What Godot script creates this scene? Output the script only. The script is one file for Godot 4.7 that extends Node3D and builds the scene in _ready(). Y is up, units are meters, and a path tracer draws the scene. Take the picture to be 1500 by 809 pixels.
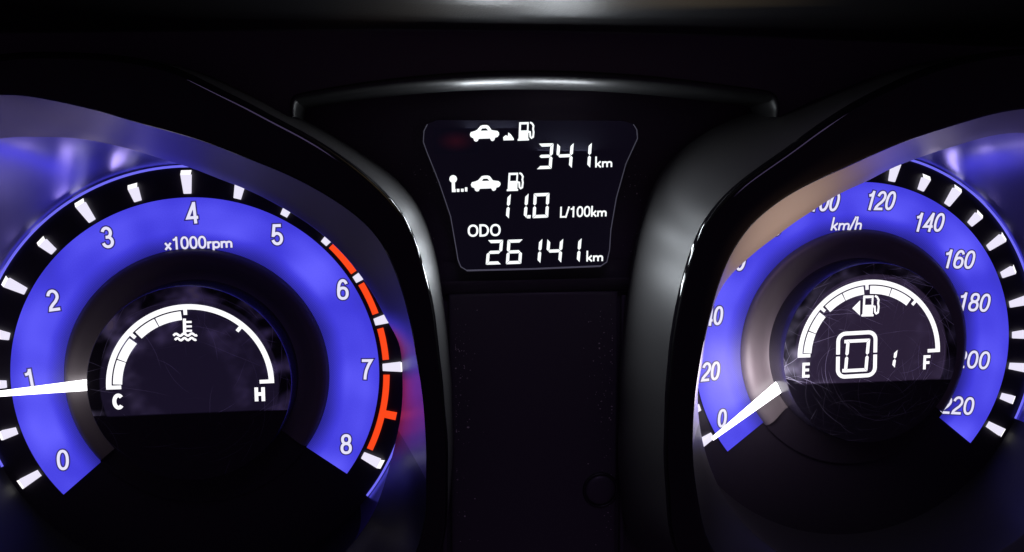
extends Node3D
# A lit instrument cluster seen from the driver's seat at night. All sizes below are millimetres; MM turns them into metres.
# x runs to the passenger side, y up, z out of the dials towards the driver.

const MM := 0.001
const TACHO := Vector2(-103.8, -31.6)
const SPEEDO := Vector2(122.9, -27.6)
const STEPS := 180
var mats := {}
var taken := {}


func _ready() -> void:
	# camera
	var cam := Camera3D.new()
	cam.name = "camera"
	cam.fov = 34.5675
	cam.near = 0.01
	cam.far = 20.0
	cam.transform = Transform3D(Basis(Vector3(0.993903, -0.004168, 0.110182), Vector3(0.015623, 0.994526, -0.103313), Vector3(-0.109149, 0.104405, 0.988527)), Vector3(-0.032745, 0.031321, 0.296558))
	add_child(cam)
	# the dark cabin: no sky, no sun, only a trace of violet night light
	var env := Environment.new()
	env.background_mode = Environment.BG_COLOR
	env.background_color = lin(0.018, 0.010, 0.024)
	env.tonemap_mode = Environment.TONE_MAPPER_LINEAR
	env.tonemap_exposure = 1.0
	env.sdfgi_enabled = true
	env.ssao_enabled = true
	env.ssil_enabled = true
	var we := WorldEnvironment.new()
	we.name = "environment"
	we.environment = env
	add_child(we)
	lights()
	materials()
	# the setting, then the things
	fascia()
	housing()
	tachometer()
	speedometer()
	temperature_gauge()
	fuel_gauge()
	trip_display()
	reset_knob()
	dust()


# ------------------------------------------------------------------ lights
func area_light(called: String, at: Vector3, size: Vector2, color: Color, energy: float, face: Vector3) -> void:
	var l := AreaLight3D.new()
	l.name = called
	l.area_size = size * MM
	l.light_color = color
	l.light_energy = energy
	l.shadow_enabled = true
	l.area_range = 3.0
	l.transform = Transform3D(Basis.looking_at(face, Vector3.UP if absf(face.y) < 0.9 else Vector3.BACK), at * MM)
	add_child(l)


func lights() -> void:
	for q in [[Vector2(17.22, 39.98), Vector2(18, 5.5), 1.6], [Vector2(-7.11, 47.27), Vector2(17, 3.4), 1.7], [Vector2(4.48, 23.47), Vector2(14, 5.5)], [Vector2(-9.01, 31.14), Vector2(18, 3.4)], [Vector2(23.46, 21.75), Vector2(14, 2.5)], [Vector2(-9.80, 15.73), Vector2(10, 2.5)], [Vector2(6.05, 8.32), Vector2(31, 5.5)]]:
		area_light("display_row_lamp", Vector3(q[0].x, q[0].y, 6.2), q[1], Color(0.94, 0.97, 1.0), q[1].x * q[1].y * 0.0000085 * (q[2] if q.size() > 2 else 1.0), Vector3(0, 0.5, 0.87) if q.size() > 2 else Vector3.BACK)
	# the back lights of both dials: blue film inside, white ticks outside
	for d in [TACHO, SPEEDO]:
		for k in 14:
			var u := Vector2.from_angle(deg_to_rad(210.0 - 8.5 - 17.2 * k))
			area_light("dial_lamp", Vector3(d.x + u.x * 51.0, d.y + u.y * 51.0, 0.9), Vector2(14, 14), Color(0.30, 0.28, 1.0), 0.00007, Vector3.BACK)
		for k in 8:
			var a: float = (205.0 - 16.0 * k) if d == TACHO else (-20.0 + 16.0 * k)
			var u := Vector2.from_angle(deg_to_rad(a))
			area_light("tick_lamp", Vector3(d.x + u.x * 65.0, d.y + u.y * 65.0, 1.8), Vector2(4, 4), Color(0.95, 0.88, 1.0), 0.000028, Vector3.BACK)
	# the lit root of each needle shines on the dish round the hub
	for q in [[TACHO, -178.3, 0.00007], [SPEEDO, -168.0, 0.0008], [SPEEDO, -157.0, 0.00012]]:
		var o := OmniLight3D.new()
		o.name = "needle_lamp"
		o.light_color = Color(1.0, 0.94, 0.98)
		o.light_energy = q[2]
		o.light_size = 0.01
		o.omni_range = 3.0
		o.omni_attenuation = 2.0
		o.shadow_enabled = true
		var spot: Vector2 = q[0] + Vector2.from_angle(deg_to_rad(q[1])) * 42.0
		o.position = Vector3(spot.x, spot.y, 16.0) * MM
		add_child(o, true)
	# an unseen overhead fill, added to lift scratches, dust and panels
	area_light("overhead_fill", Vector3(20, 430, 480), Vector2(220, 120), Color(0.80, 0.70, 1.0), 0.014, Vector3(0, -440, -480).normalized())
	for a in [38.0, 24.0, 8.0, -8.0, -15.0]:
		var u := Vector2.from_angle(deg_to_rad(a))
		area_light("redline_lamp", Vector3(TACHO.x + u.x * 61.2, TACHO.y + u.y * 61.2, 1.0), Vector2(11, 11), Color(1.0, 0.10, 0.12), (0.000008 if a > 5.0 else 0.000016), Vector3.BACK)
	# an unseen warm spot, added low on the passenger's side for the speedometer bezel
	var l := SpotLight3D.new()
	l.name = "warm_side_spot"
	l.light_color = Color(1.0, 0.86, 0.62)
	l.light_energy = 0.17
	l.light_size = 0.02
	l.spot_angle = 7.5
	l.spot_angle_attenuation = 0.9
	l.spot_range = 3.0
	l.spot_attenuation = 2.0
	l.shadow_enabled = true
	l.transform = Transform3D(Basis.looking_at(Vector3(86 - 265, 8 + 195, 42 - 96), Vector3.UP), Vector3(265, -195, 96) * MM)
	add_child(l)


# ------------------------------------------------------------------ materials
func lin(r: float, g: float, b: float) -> Color:
	return Color(r, g, b).linear_to_srgb()


func solid(key: String, color: Color, rough: float, metal := 0.0) -> StandardMaterial3D:
	var m := StandardMaterial3D.new()
	m.resource_name = key
	m.albedo_color = color
	m.roughness = rough
	m.metallic = metal
	mats[key] = m
	return m


func glow(key: String, r: float, g: float, b: float, energy: float) -> StandardMaterial3D:
	var m := solid(key, lin(0.05, 0.05, 0.05), 0.5)
	m.emission_enabled = true
	m.emission = lin(r, g, b)
	m.emission_energy_multiplier = energy
	return m


func grain(m: StandardMaterial3D, seed_: int, freq: float, scale: float, relief: float) -> void:
	# moulded plastic grain as fine relief
	var n := FastNoiseLite.new()
	n.seed = seed_
	n.frequency = freq
	n.fractal_octaves = 3
	var t := NoiseTexture2D.new()
	t.width = 512
	t.height = 512
	t.seamless = true
	t.noise = n
	m.heightmap_enabled = true
	m.heightmap_texture = t
	m.heightmap_scale = relief
	m.uv1_triplanar = true
	m.uv1_scale = Vector3.ONE * scale


func materials() -> void:
	grain(solid("black_plastic", lin(0.11, 0.085, 0.11), 0.55), 3, 0.08, 40.0, 0.004)
	solid("panel_black", lin(0.085, 0.074, 0.088), 0.42)
	solid("gloss_black", lin(0.010, 0.009, 0.012), 0.045)
	grain(solid("satin_flank", lin(0.085, 0.083, 0.085), 0.48), 5, 0.10, 40.0, 0.0015)
	grain(solid("visor_plastic", lin(0.028, 0.028, 0.030), 0.40), 9, 0.06, 30.0, 0.004)
	solid("lip", lin(0.018, 0.018, 0.019), 0.42)
	for k in ["satin_flank", "visor_plastic", "lip"]:
		mats[k].metallic_specular = {"satin_flank": 0.55, "visor_plastic": 1.0, "lip": 0.6}[k]
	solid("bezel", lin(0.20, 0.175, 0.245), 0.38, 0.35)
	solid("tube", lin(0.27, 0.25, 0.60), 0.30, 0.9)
	solid("tube_lower", lin(0.010, 0.009, 0.013), 0.4)  # dark copy of wall and bezel, painting the shade low in each dial
	solid("dial_black", lin(0.014, 0.011, 0.018), 0.45)
	solid("hub", lin(0.13, 0.115, 0.12), 0.42)
	solid("hub_wall", lin(0.020, 0.018, 0.030), 0.25)
	solid("ink", lin(0.02, 0.015, 0.06), 0.6)
	glow("print_edge", 0.030, 0.022, 0.17, 1.0)
	glow("print_white", 0.80, 0.78, 0.98, 1.0)
	glow("tick_white", 0.84, 0.80, 0.97, 1.0)
	glow("tick_end", 1.0, 0.98, 1.0, 1.25)
	glow("redline", 1.0, 0.066, 0.008, 1.0)
	glow("needle", 1.0, 0.97, 1.0, 3.0)
	glow("ring_light", 0.16, 0.15, 0.95, 1.0)
	glow("lcd_white", 0.96, 1.0, 1.0, 1.15)
	glow("gauge_white", 0.98, 0.97, 1.0, 1.2)
	var f := solid("lcd_glass", lin(0.010, 0.010, 0.016), 0.25)
	f.emission_enabled = true   # the back light that leaks through the dark cells
	f.emission = lin(0.0024, 0.0019, 0.0050)
	f = solid("hub_glass_leak", lin(0.012, 0.010, 0.018), 0.25)
	f.emission_enabled = true
	f.emission = lin(0.008, 0.005, 0.014)
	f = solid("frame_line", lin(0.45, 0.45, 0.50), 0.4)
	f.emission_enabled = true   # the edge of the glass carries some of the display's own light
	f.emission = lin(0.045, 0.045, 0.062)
	f = solid("ghost", lin(0.03, 0.03, 0.04), 0.35)
	f.emission_enabled = true
	f.emission = lin(0.011, 0.008, 0.018)
	solid("dust", lin(0.85, 0.80, 0.72), 0.8)
	f = solid("tell_tale", lin(0.010, 0.011, 0.022), 0.25)  # faint red reflected glow, painted into the emission below
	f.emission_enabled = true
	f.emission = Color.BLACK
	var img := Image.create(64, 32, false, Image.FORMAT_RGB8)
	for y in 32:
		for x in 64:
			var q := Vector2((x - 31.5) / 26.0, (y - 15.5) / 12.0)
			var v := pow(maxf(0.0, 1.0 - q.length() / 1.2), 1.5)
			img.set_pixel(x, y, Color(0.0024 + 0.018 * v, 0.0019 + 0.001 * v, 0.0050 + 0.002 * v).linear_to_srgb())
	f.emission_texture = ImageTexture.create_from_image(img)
	mats["dial_blue"] = dial_blue()
	mats["hub_glass"] = scratched("hub_glass", 11, 140, 1.2, 2300, -9.3, Color(0.0075, 0.0055, 0.016))
	mats["hub_glass_hairs"] = scratched("hub_glass_hairs", 23, 280, 2.2, 600, -9.8, Color(0.022, 0.014, 0.034))


func dial_blue() -> StandardMaterial3D:
	# back-lit blue film: a halftone that thins out towards the hub, and slightly uneven lamps behind it
	var n := 1024
	var noise := FastNoiseLite.new()
	noise.seed = 4
	noise.frequency = 0.0045
	noise.fractal_octaves = 2
	var fine := FastNoiseLite.new()
	fine.seed = 8
	fine.frequency = 0.25
	var px := PackedByteArray()
	px.resize(n * n * 3)
	var mm := 120.0 / n
	for y in n:
		for x in n:
			var p := Vector2((x + 0.5) * mm - 60.0, 60.0 - (y + 0.5) * mm)
			var r := p.length()
			if r < 40.0 or r > 60.0:
				continue
			var v := 0.90 + 0.20 * noise.get_noise_2d(x, y) + 0.06 * fine.get_noise_2d(x, y)
			v *= lerpf(0.42, 1.0, smoothstep(40.8, 48.5, r)) * lerpf(1.0, 0.88, smoothstep(54.0, 59.0, r)) * (1.0 + 0.07 * cos(p.angle() * 9.0))
			var a := (p.x + p.y) * 8.0
			var b := (p.x - p.y) * 8.0
			var dots := 0.5 + 0.25 * (sin(a) + sin(b))
			v *= 1.0 - 0.45 * dots * (1.0 - smoothstep(42.0, 49.0, r))
			var k := (y * n + x) * 3
			var whiter := clampf((v - 0.75) * 2.0, 0.0, 1.0)
			var c := Color(lerpf(0.074, 0.150, whiter) * v, lerpf(0.064, 0.140, whiter) * v, v * 0.96).linear_to_srgb()
			px[k] = int(clampf(c.r, 0, 1) * 255.0)
			px[k + 1] = int(clampf(c.g, 0, 1) * 255.0)
			px[k + 2] = int(clampf(c.b, 0, 1) * 255.0)
	var t := ImageTexture.create_from_image(Image.create_from_data(n, n, false, Image.FORMAT_RGB8, px))
	var m := solid("dial_blue", lin(0.02, 0.02, 0.10), 0.5)
	m.emission_enabled = true
	m.emission = Color.BLACK
	m.emission_texture = t
	return m


func scratched(key: String, seed_: int, count: int, strength: float, smear_haze: int, foot: float, leak: Color) -> StandardMaterial3D:
	# dark lens with wiping scratches, lint hairs and smears with reflected haze painted in
	var n := 768
	var rng := RandomNumberGenerator.new()
	rng.seed = seed_
	var noise := FastNoiseLite.new()
	noise.seed = seed_
	noise.frequency = 0.006
	noise.fractal_octaves = 3
	var img := PackedFloat32Array()
	img.resize(n * n)
	for y in n:
		for x in n:
			var v := noise.get_noise_2d(x * 0.8 + y * 0.5, y * 0.9 - x * 0.3) * 0.75 + 0.09
			img[y * n + x] = pow(clampf(v + 0.1, 0.0, 1.0), 2.0) * smear_haze * 0.0016 * (0.0 if 0.5 - float(y) / n < foot / 64.0 else 1.0) * smoothstep(0.22, 0.40, Vector2(float(x) / n - 0.5, float(y) / n - 0.5).length() + 0.05)
	for k in count:
		var p := Vector2(rng.randf(), rng.randf()) * n
		var a := rng.randf() * TAU
		var bend := rng.randfn(0.0, 0.0035)
		var long := int(rng.randf_range(30.0, 260.0))
		var s := strength * rng.randf() * rng.randf()
		if k % 3 == 0:   # arcs that follow the rim, from wiping round it
			var out := rng.randf_range(0.30, 0.47) * n
			var at := rng.randf() * TAU
			p = Vector2(n, n) * 0.5 + Vector2.from_angle(at) * out
			a = at + PI / 2 + rng.randfn(0.0, 0.25)
			bend = 1.0 / out
		for i in long:
			a += bend + rng.randfn(0.0, 0.008)
			p += Vector2.from_angle(a)
			var fade := sin(PI * i / long)
			for d in [Vector2i(0, 0), Vector2i(1, 0), Vector2i(0, 1)]:
				var q: Vector2i = Vector2i(p) + d
				if q.x >= 0 and q.y >= 0 and q.x < n and q.y < n:
					img[q.y * n + q.x] = minf(0.95, img[q.y * n + q.x] + s * fade * (0.12 if 0.5 - float(q.y) / n < foot / 64.0 else 1.0) * (1.0 if d == Vector2i.ZERO else 0.45))
	var px := PackedByteArray()
	px.resize(n * n * 3)
	for i in n * n:
		var c := Color(0.010 + 0.72 * img[i], 0.009 + 0.74 * img[i], 0.016 + 0.95 * img[i]).linear_to_srgb()
		px[i * 3] = int(clampf(c.r, 0, 1) * 255)
		px[i * 3 + 1] = int(clampf(c.g, 0, 1) * 255)
		px[i * 3 + 2] = int(clampf(c.b, 0, 1) * 255)
	var m := solid(key, Color.WHITE, 0.28)
	m.albedo_texture = ImageTexture.create_from_image(Image.create_from_data(n, n, false, Image.FORMAT_RGB8, px))
	# the display cells behind the lens leak a little of their back light; they end at a straight lower edge
	var cells := Image.create(256, 256, false, Image.FORMAT_RGBF)
	for y in 256:
		for x in 256:
			var p := Vector2(x + 0.5 - 128.0, 128.0 - y - 0.5) * 0.25
			var v := (1.0 - smoothstep(27.2, 27.7, p.length())) * smoothstep(foot - 0.3 + p.x * 0.012, foot + 0.2 + p.x * 0.012, p.y)
			cells.set_pixel(x, y, Color(leak.r * v, leak.g * v, leak.b * v).linear_to_srgb())
	cells.convert(Image.FORMAT_RGB8)
	m.emission_enabled = true
	m.emission = Color.BLACK
	m.emission_texture = ImageTexture.create_from_image(cells)
	return m


# ------------------------------------------------------------------ nodes
func numbered(called: String) -> String:
	var k: int = taken.get(called, 0)
	taken[called] = k + 1
	return called if k == 0 else "%s_%03d" % [called, k]


func thing(called: String, label: String, category: String, at: Vector3, group := "") -> Node3D:
	var o := Node3D.new()
	o.name = numbered(called)
	o.position = at * MM
	o.set_meta("label", label)
	o.set_meta("category", category)
	if group:
		o.set_meta("group", group)
	add_child(o, true)
	return o


func part(called: String, shape: Mesh, material, parent: Node, label := "") -> MeshInstance3D:
	var o := MeshInstance3D.new()
	var k := 0
	var full := called
	while parent.has_node(NodePath(full)):
		k += 1
		full = "%s_%03d" % [called, k]
	o.name = full
	o.mesh = shape
	if material is String:
		o.material_override = mats[material]
	elif material is Array:
		for i in material.size():
			o.set_surface_override_material(i, mats[material[i]])
	if label:
		o.set_meta("label", label)
	parent.add_child(o, true)
	return o


# ------------------------------------------------------------------ shapes (millimetres in, metres out)
func start() -> SurfaceTool:
	var st := SurfaceTool.new()
	st.begin(Mesh.PRIMITIVE_TRIANGLES)
	return st


func flat_tri(st: SurfaceTool, a: Vector2, b: Vector2, c: Vector2, z: float, uv_size := 120.0) -> void:
	if (b - a).cross(c - a) > 0.0:
		var keep := b
		b = c
		c = keep
	for p in [a, b, c]:
		st.set_normal(Vector3.BACK)
		st.set_uv(Vector2(0.5 + p.x / uv_size, 0.5 - p.y / uv_size))
		st.add_vertex(Vector3(p.x, p.y, z) * MM)


func flat_poly(st: SurfaceTool, pts: PackedVector2Array, z: float, uv_size := 120.0) -> void:
	var ix := Geometry2D.triangulate_polygon(pts)
	for i in range(0, ix.size(), 3):
		flat_tri(st, pts[ix[i]], pts[ix[i + 1]], pts[ix[i + 2]], z, uv_size)


func sector(st: SurfaceTool, r0: float, r1: float, a0: float, a1: float, z: float, steps := 0) -> void:
	var n := steps if steps else maxi(2, int(absf(a1 - a0) / 1.5))
	for i in n:
		var u := Vector2.from_angle(deg_to_rad(lerpf(a0, a1, float(i) / n)))
		var v := Vector2.from_angle(deg_to_rad(lerpf(a0, a1, float(i + 1) / n)))
		flat_tri(st, u * r0, u * r1, v * r1, z)
		flat_tri(st, u * r0, v * r1, v * r0, z)


func ribbon(st: SurfaceTool, pts: PackedVector2Array, w: float, z: float, closed := false, extra := 0.0) -> void:
	# a stroke of even width with mitred joints
	var n := pts.size()
	var left := PackedVector2Array()
	var right := PackedVector2Array()
	for i in n:
		var before := pts[(i - 1 + n) % n] if closed or i > 0 else pts[0]
		var after := pts[(i + 1) % n] if closed or i < n - 1 else pts[n - 1]
		var d0 := (pts[i] - before).normalized()
		var d1 := (after - pts[i]).normalized()
		if d0 == Vector2.ZERO:
			d0 = d1
		if d1 == Vector2.ZERO:
			d1 = d0
		var side := (d0 + d1).normalized().orthogonal()
		var k := w * 0.5 / maxf(0.45, side.dot(d0.orthogonal()))
		var p := pts[i]
		if not closed and i == 0:
			p -= d1 * extra
		if not closed and i == n - 1:
			p += d0 * extra
		left.append(p + side * k)
		right.append(p - side * k)
	for i in (n if closed else n - 1):
		var j := (i + 1) % n
		flat_tri(st, left[i], right[i], right[j], z)
		flat_tri(st, left[i], right[j], left[j], z)


func done(st: SurfaceTool) -> ArrayMesh:
	st.index()
	return st.commit()


func smooth_done(st: SurfaceTool) -> ArrayMesh:
	st.generate_normals()
	st.index()
	return st.commit()


func loft(st: SurfaceTool, loops: Array, closed := true) -> void:
	# loops run counter-clockwise seen from the driver; rising loops face inwards, widening loops face the driver
	st.set_smooth_group(0)
	for k in loops.size() - 1:
		var low: PackedVector3Array = loops[k]
		var high: PackedVector3Array = loops[k + 1]
		var n := low.size()
		for i in (n if closed else n - 1):
			var j := (i + 1) % n
			for p in [low[i], low[j], high[j], low[i], high[j], high[i]]:
				st.add_vertex(p * MM)


func circle(r: float, z: float, n := STEPS) -> PackedVector3Array:
	var out := PackedVector3Array()
	for i in n:
		var u := Vector2.from_angle(TAU * i / n) * r
		out.append(Vector3(u.x, u.y, z))
	return out


func radii(table: Array) -> PackedFloat32Array:
	# radius for each step of the circle from [degrees, radius] pairs, smoothed a little
	var t := []
	for p in table:
		t.append([fposmod(p[0], 360.0), p[1]])
	t.sort_custom(func(a, b): return a[0] < b[0])
	var n := t.size()
	var raw := PackedFloat32Array()
	for i in STEPS:
		var a := 360.0 * i / STEPS
		var k := n - 1
		for j in n:
			if t[j][0] <= a:
				k = j
		if a < t[0][0]:
			k = n - 1
		var a0: float = t[k][0]
		var a1: float = t[(k + 1) % n][0]
		var span := fposmod(a1 - a0, 360.0)
		var f := fposmod(a - a0, 360.0) / span
		raw.append(lerpf(t[k][1], t[(k + 1) % n][1], f))
	for pass_ in 3:
		var soft := PackedFloat32Array()
		for i in STEPS:
			soft.append((raw[(i - 1 + STEPS) % STEPS] + 2.0 * raw[i] + raw[(i + 1) % STEPS]) / 4.0)
		raw = soft
	return raw


func loop_of(r: PackedFloat32Array, more: float, z: float) -> PackedVector3Array:
	var out := PackedVector3Array()
	for i in STEPS:
		var u := Vector2.from_angle(TAU * i / STEPS) * (r[i] + more)
		out.append(Vector3(u.x, u.y, z))
	return out


func span(l: PackedVector3Array, a0: int, a1: int) -> PackedVector3Array:
	# the stretch of a loop between two angles in degrees
	var out := PackedVector3Array()
	for i in range(a0 / 2, a1 / 2 + 1):
		out.append(l[posmod(i, STEPS)])
	return out


func mixed(a: PackedVector3Array, b: PackedVector3Array, t: float, bulge := 0.0) -> PackedVector3Array:
	var out := PackedVector3Array()
	for i in a.size():
		var p := a[i].lerp(b[i], t)
		var flat := Vector3(p.x, p.y, 0).normalized()
		out.append(p + flat * bulge)
	return out


# ------------------------------------------------------------------ lettering
func arc(c: Vector2, r: Vector2, a0: float, a1: float, n := 16) -> PackedVector2Array:
	var out := PackedVector2Array()
	for i in n + 1:
		var a := deg_to_rad(lerpf(a0, a1, float(i) / n))
		out.append(c + Vector2(cos(a), sin(a)) * r)
	return out


func line(pts: Array) -> PackedVector2Array:
	return PackedVector2Array(pts)


func oval(c: Vector2, r: Vector2) -> PackedVector2Array:
	# a slightly squared ellipse, as in a grotesque typeface
	var out := PackedVector2Array()
	for i in 28:
		var a := TAU * i / 28
		var x := cos(a)
		var y := sin(a)
		out.append(c + Vector2(signf(x) * pow(absf(x), 0.88), signf(y) * pow(absf(y), 0.88)) * r)
	return out


func glyph(c: String) -> Array:
	# [advance, [stroke, closed], ...] for a height of 1
	match c:
		"0": return [0.58, [oval(Vector2(0.27, 0.5), Vector2(0.205, 0.43)), true]]
		"1": return [0.58, [line([Vector2(0.32, 0.0), Vector2(0.32, 1.0)]), false], [line([Vector2(0.32, 0.94), Vector2(0.27, 0.83), Vector2(0.2, 0.775), Vector2(0.09, 0.755)]), false]]
		"2":
			var p := arc(Vector2(0.27, 0.69), Vector2(0.2, 0.245), 172, -28, 14)
			p.append_array(line([Vector2(0.36, 0.44), Vector2(0.2, 0.29), Vector2(0.1, 0.17), Vector2(0.075, 0.067), Vector2(0.5, 0.067)]))
			return [0.58, [p, false]]
		"3":
			var p := arc(Vector2(0.265, 0.72), Vector2(0.18, 0.215), 165, -85, 14)
			p.append(Vector2(0.2, 0.51))
			return [0.58, [p, false], [arc(Vector2(0.265, 0.29), Vector2(0.205, 0.225), 95, -170, 16), false]]
		"4": return [0.58, [line([Vector2(0.53, 0.28), Vector2(0.06, 0.28), Vector2(0.385, 0.93)]), false], [line([Vector2(0.395, 0.0), Vector2(0.395, 1.0)]), false]]
		"5":
			var p := line([Vector2(0.46, 0.932), Vector2(0.15, 0.932), Vector2(0.09, 0.47)])
			p.append_array(arc(Vector2(0.265, 0.315), Vector2(0.205, 0.25), 142, -165, 18))
			return [0.58, [p, false]]
		"6":
			var p := arc(Vector2(0.28, 0.6), Vector2(0.195, 0.335), 30, 170, 12)
			p.append_array(line([Vector2(0.07, 0.5), Vector2(0.068, 0.34)]))
			return [0.58, [p, false], [oval(Vector2(0.275, 0.32), Vector2(0.205, 0.255)), true]]
		"7": return [0.58, [line([Vector2(0.04, 0.932), Vector2(0.48, 0.932), Vector2(0.36, 0.72), Vector2(0.25, 0.45), Vector2(0.2, 0.2), Vector2(0.185, 0.0)]), false]]
		"8": return [0.58, [oval(Vector2(0.27, 0.735), Vector2(0.175, 0.2)), true], [oval(Vector2(0.27, 0.295), Vector2(0.205, 0.23)), true]]
		"x": return [0.47, [line([Vector2(0.04, 0.0), Vector2(0.41, 0.53)]), false], [line([Vector2(0.41, 0.0), Vector2(0.04, 0.53)]), false]]
		"r": return [0.34, [line([Vector2(0.08, 0.0), Vector2(0.08, 0.54)]), false], [line([Vector2(0.08, 0.32), Vector2(0.13, 0.44), Vector2(0.2, 0.475), Vector2(0.31, 0.475)]), false]]
		"p": return [0.55, [line([Vector2(0.08, -0.2), Vector2(0.08, 0.54)]), false], [oval(Vector2(0.27, 0.265), Vector2(0.19, 0.215)), true]]
		"m": return [0.84, [line([Vector2(0.08, 0.0), Vector2(0.08, 0.54)]), false], [line([Vector2(0.08, 0.35), Vector2(0.15, 0.45), Vector2(0.26, 0.475), Vector2(0.36, 0.44), Vector2(0.4, 0.35), Vector2(0.4, 0.0)]), false], [line([Vector2(0.4, 0.35), Vector2(0.47, 0.45), Vector2(0.58, 0.475), Vector2(0.68, 0.44), Vector2(0.72, 0.35), Vector2(0.72, 0.0)]), false]]
		"k": return [0.5, [line([Vector2(0.08, 0.0), Vector2(0.08, 1.0)]), false], [line([Vector2(0.42, 0.54), Vector2(0.1, 0.2)]), false], [line([Vector2(0.2, 0.3), Vector2(0.44, 0.0)]), false]]
		"h": return [0.53, [line([Vector2(0.08, 0.0), Vector2(0.08, 1.0)]), false], [line([Vector2(0.08, 0.34), Vector2(0.16, 0.45), Vector2(0.27, 0.475), Vector2(0.38, 0.44), Vector2(0.42, 0.34), Vector2(0.42, 0.0)]), false]]
		"/": return [0.3, [line([Vector2(0.0, -0.02), Vector2(0.26, 1.0)]), false]]
		"L": return [0.47, [line([Vector2(0.08, 1.0), Vector2(0.08, 0.067), Vector2(0.44, 0.067)]), false]]
		"O": return [0.72, [oval(Vector2(0.34, 0.5), Vector2(0.27, 0.43)), true]]
		"D":
			var p := line([Vector2(0.08, 0.933), Vector2(0.08, 0.067), Vector2(0.27, 0.067)])
			p.append_array(arc(Vector2(0.27, 0.5), Vector2(0.29, 0.433), -75, 75, 12))
			p.append(Vector2(0.27, 0.933))
			return [0.68, [p, true]]
		"C": return [0.7, [arc(Vector2(0.34, 0.5), Vector2(0.26, 0.42), 42, 318, 20), false]]
		"H": return [0.68, [line([Vector2(0.09, 0.0), Vector2(0.09, 1.0)]), false], [line([Vector2(0.56, 0.0), Vector2(0.56, 1.0)]), false], [line([Vector2(0.09, 0.52), Vector2(0.56, 0.52)]), false]]
		"E": return [0.6, [line([Vector2(0.52, 0.93), Vector2(0.09, 0.93), Vector2(0.09, 0.07), Vector2(0.53, 0.07)]), false], [line([Vector2(0.09, 0.51), Vector2(0.48, 0.51)]), false]]
		"F": return [0.56, [line([Vector2(0.52, 0.93), Vector2(0.09, 0.93), Vector2(0.09, 0.0)]), false], [line([Vector2(0.09, 0.49), Vector2(0.46, 0.49)]), false]]
	return [0.3]


func lettering(text: String, left: Vector2, right: Vector2, height: float, weight: float, slant: float, z: float, extra := 0.0) -> ArrayMesh:
	# text set between two points of its baseline; weight is the stroke as a share of the height
	var st := start()
	var advance := 0.0
	for c in text:
		advance += glyph(c)[0]
	var along := (right - left).normalized()
	var wide := (right - left).length() / (advance * height)
	var x := 0.0
	var k := 0
	for c in text:
		var g := glyph(c)
		for s in g.slice(1):
			var pts := PackedVector2Array()
			for p in s[0]:
				var q := Vector2((x + p.x) * wide + p.y * tan(deg_to_rad(slant)), p.y) * height
				pts.append(left + along * q.x + along.orthogonal() * -q.y if false else left + along * q.x + Vector2(-along.y, along.x) * q.y)
			ribbon(st, pts, weight * height + extra * 2.0, z + 0.003 * (k % 5), s[1], extra)
			k += 1
		x += g[0]
	return done(st)


func centred(text: String, middle: Vector2, height: float, weight: float, slant: float, turn: float, z: float, extra := 0.0, tight := 1.0) -> ArrayMesh:
	var advance := 0.0
	for c in text:
		advance += glyph(c)[0]
	var along := Vector2.from_angle(deg_to_rad(turn))
	var up := Vector2(-along.y, along.x)
	var half := along * advance * height * 0.5 * tight
	var base := middle - up * height * 0.5 - along * height * 0.5 * tan(deg_to_rad(slant)) + along * height * 0.02
	return lettering(text, base - half, base + half, height, weight, slant, z, extra)


# ------------------------------------------------------------------ surroundings
func lip_curve() -> PackedVector2Array:
	return PackedVector2Array([Vector2(-68.58, 51.10), Vector2(-68.71, 53.51), Vector2(-68.44, 55.72), Vector2(-66.99, 57.54), Vector2(-59.74, 59.19), Vector2(-45.55, 61.52), Vector2(-29.18, 63.48), Vector2(-12.62, 64.74), Vector2(2.04, 65.19), Vector2(19.00, 65.04), Vector2(36.21, 64.26), Vector2(53.68, 62.73), Vector2(69.19, 60.96), Vector2(78.15, 59.86), Vector2(81.55, 58.50), Vector2(82.73, 56.38), Vector2(83.02, 54.24), Vector2(82.64, 51.68)])


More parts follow.
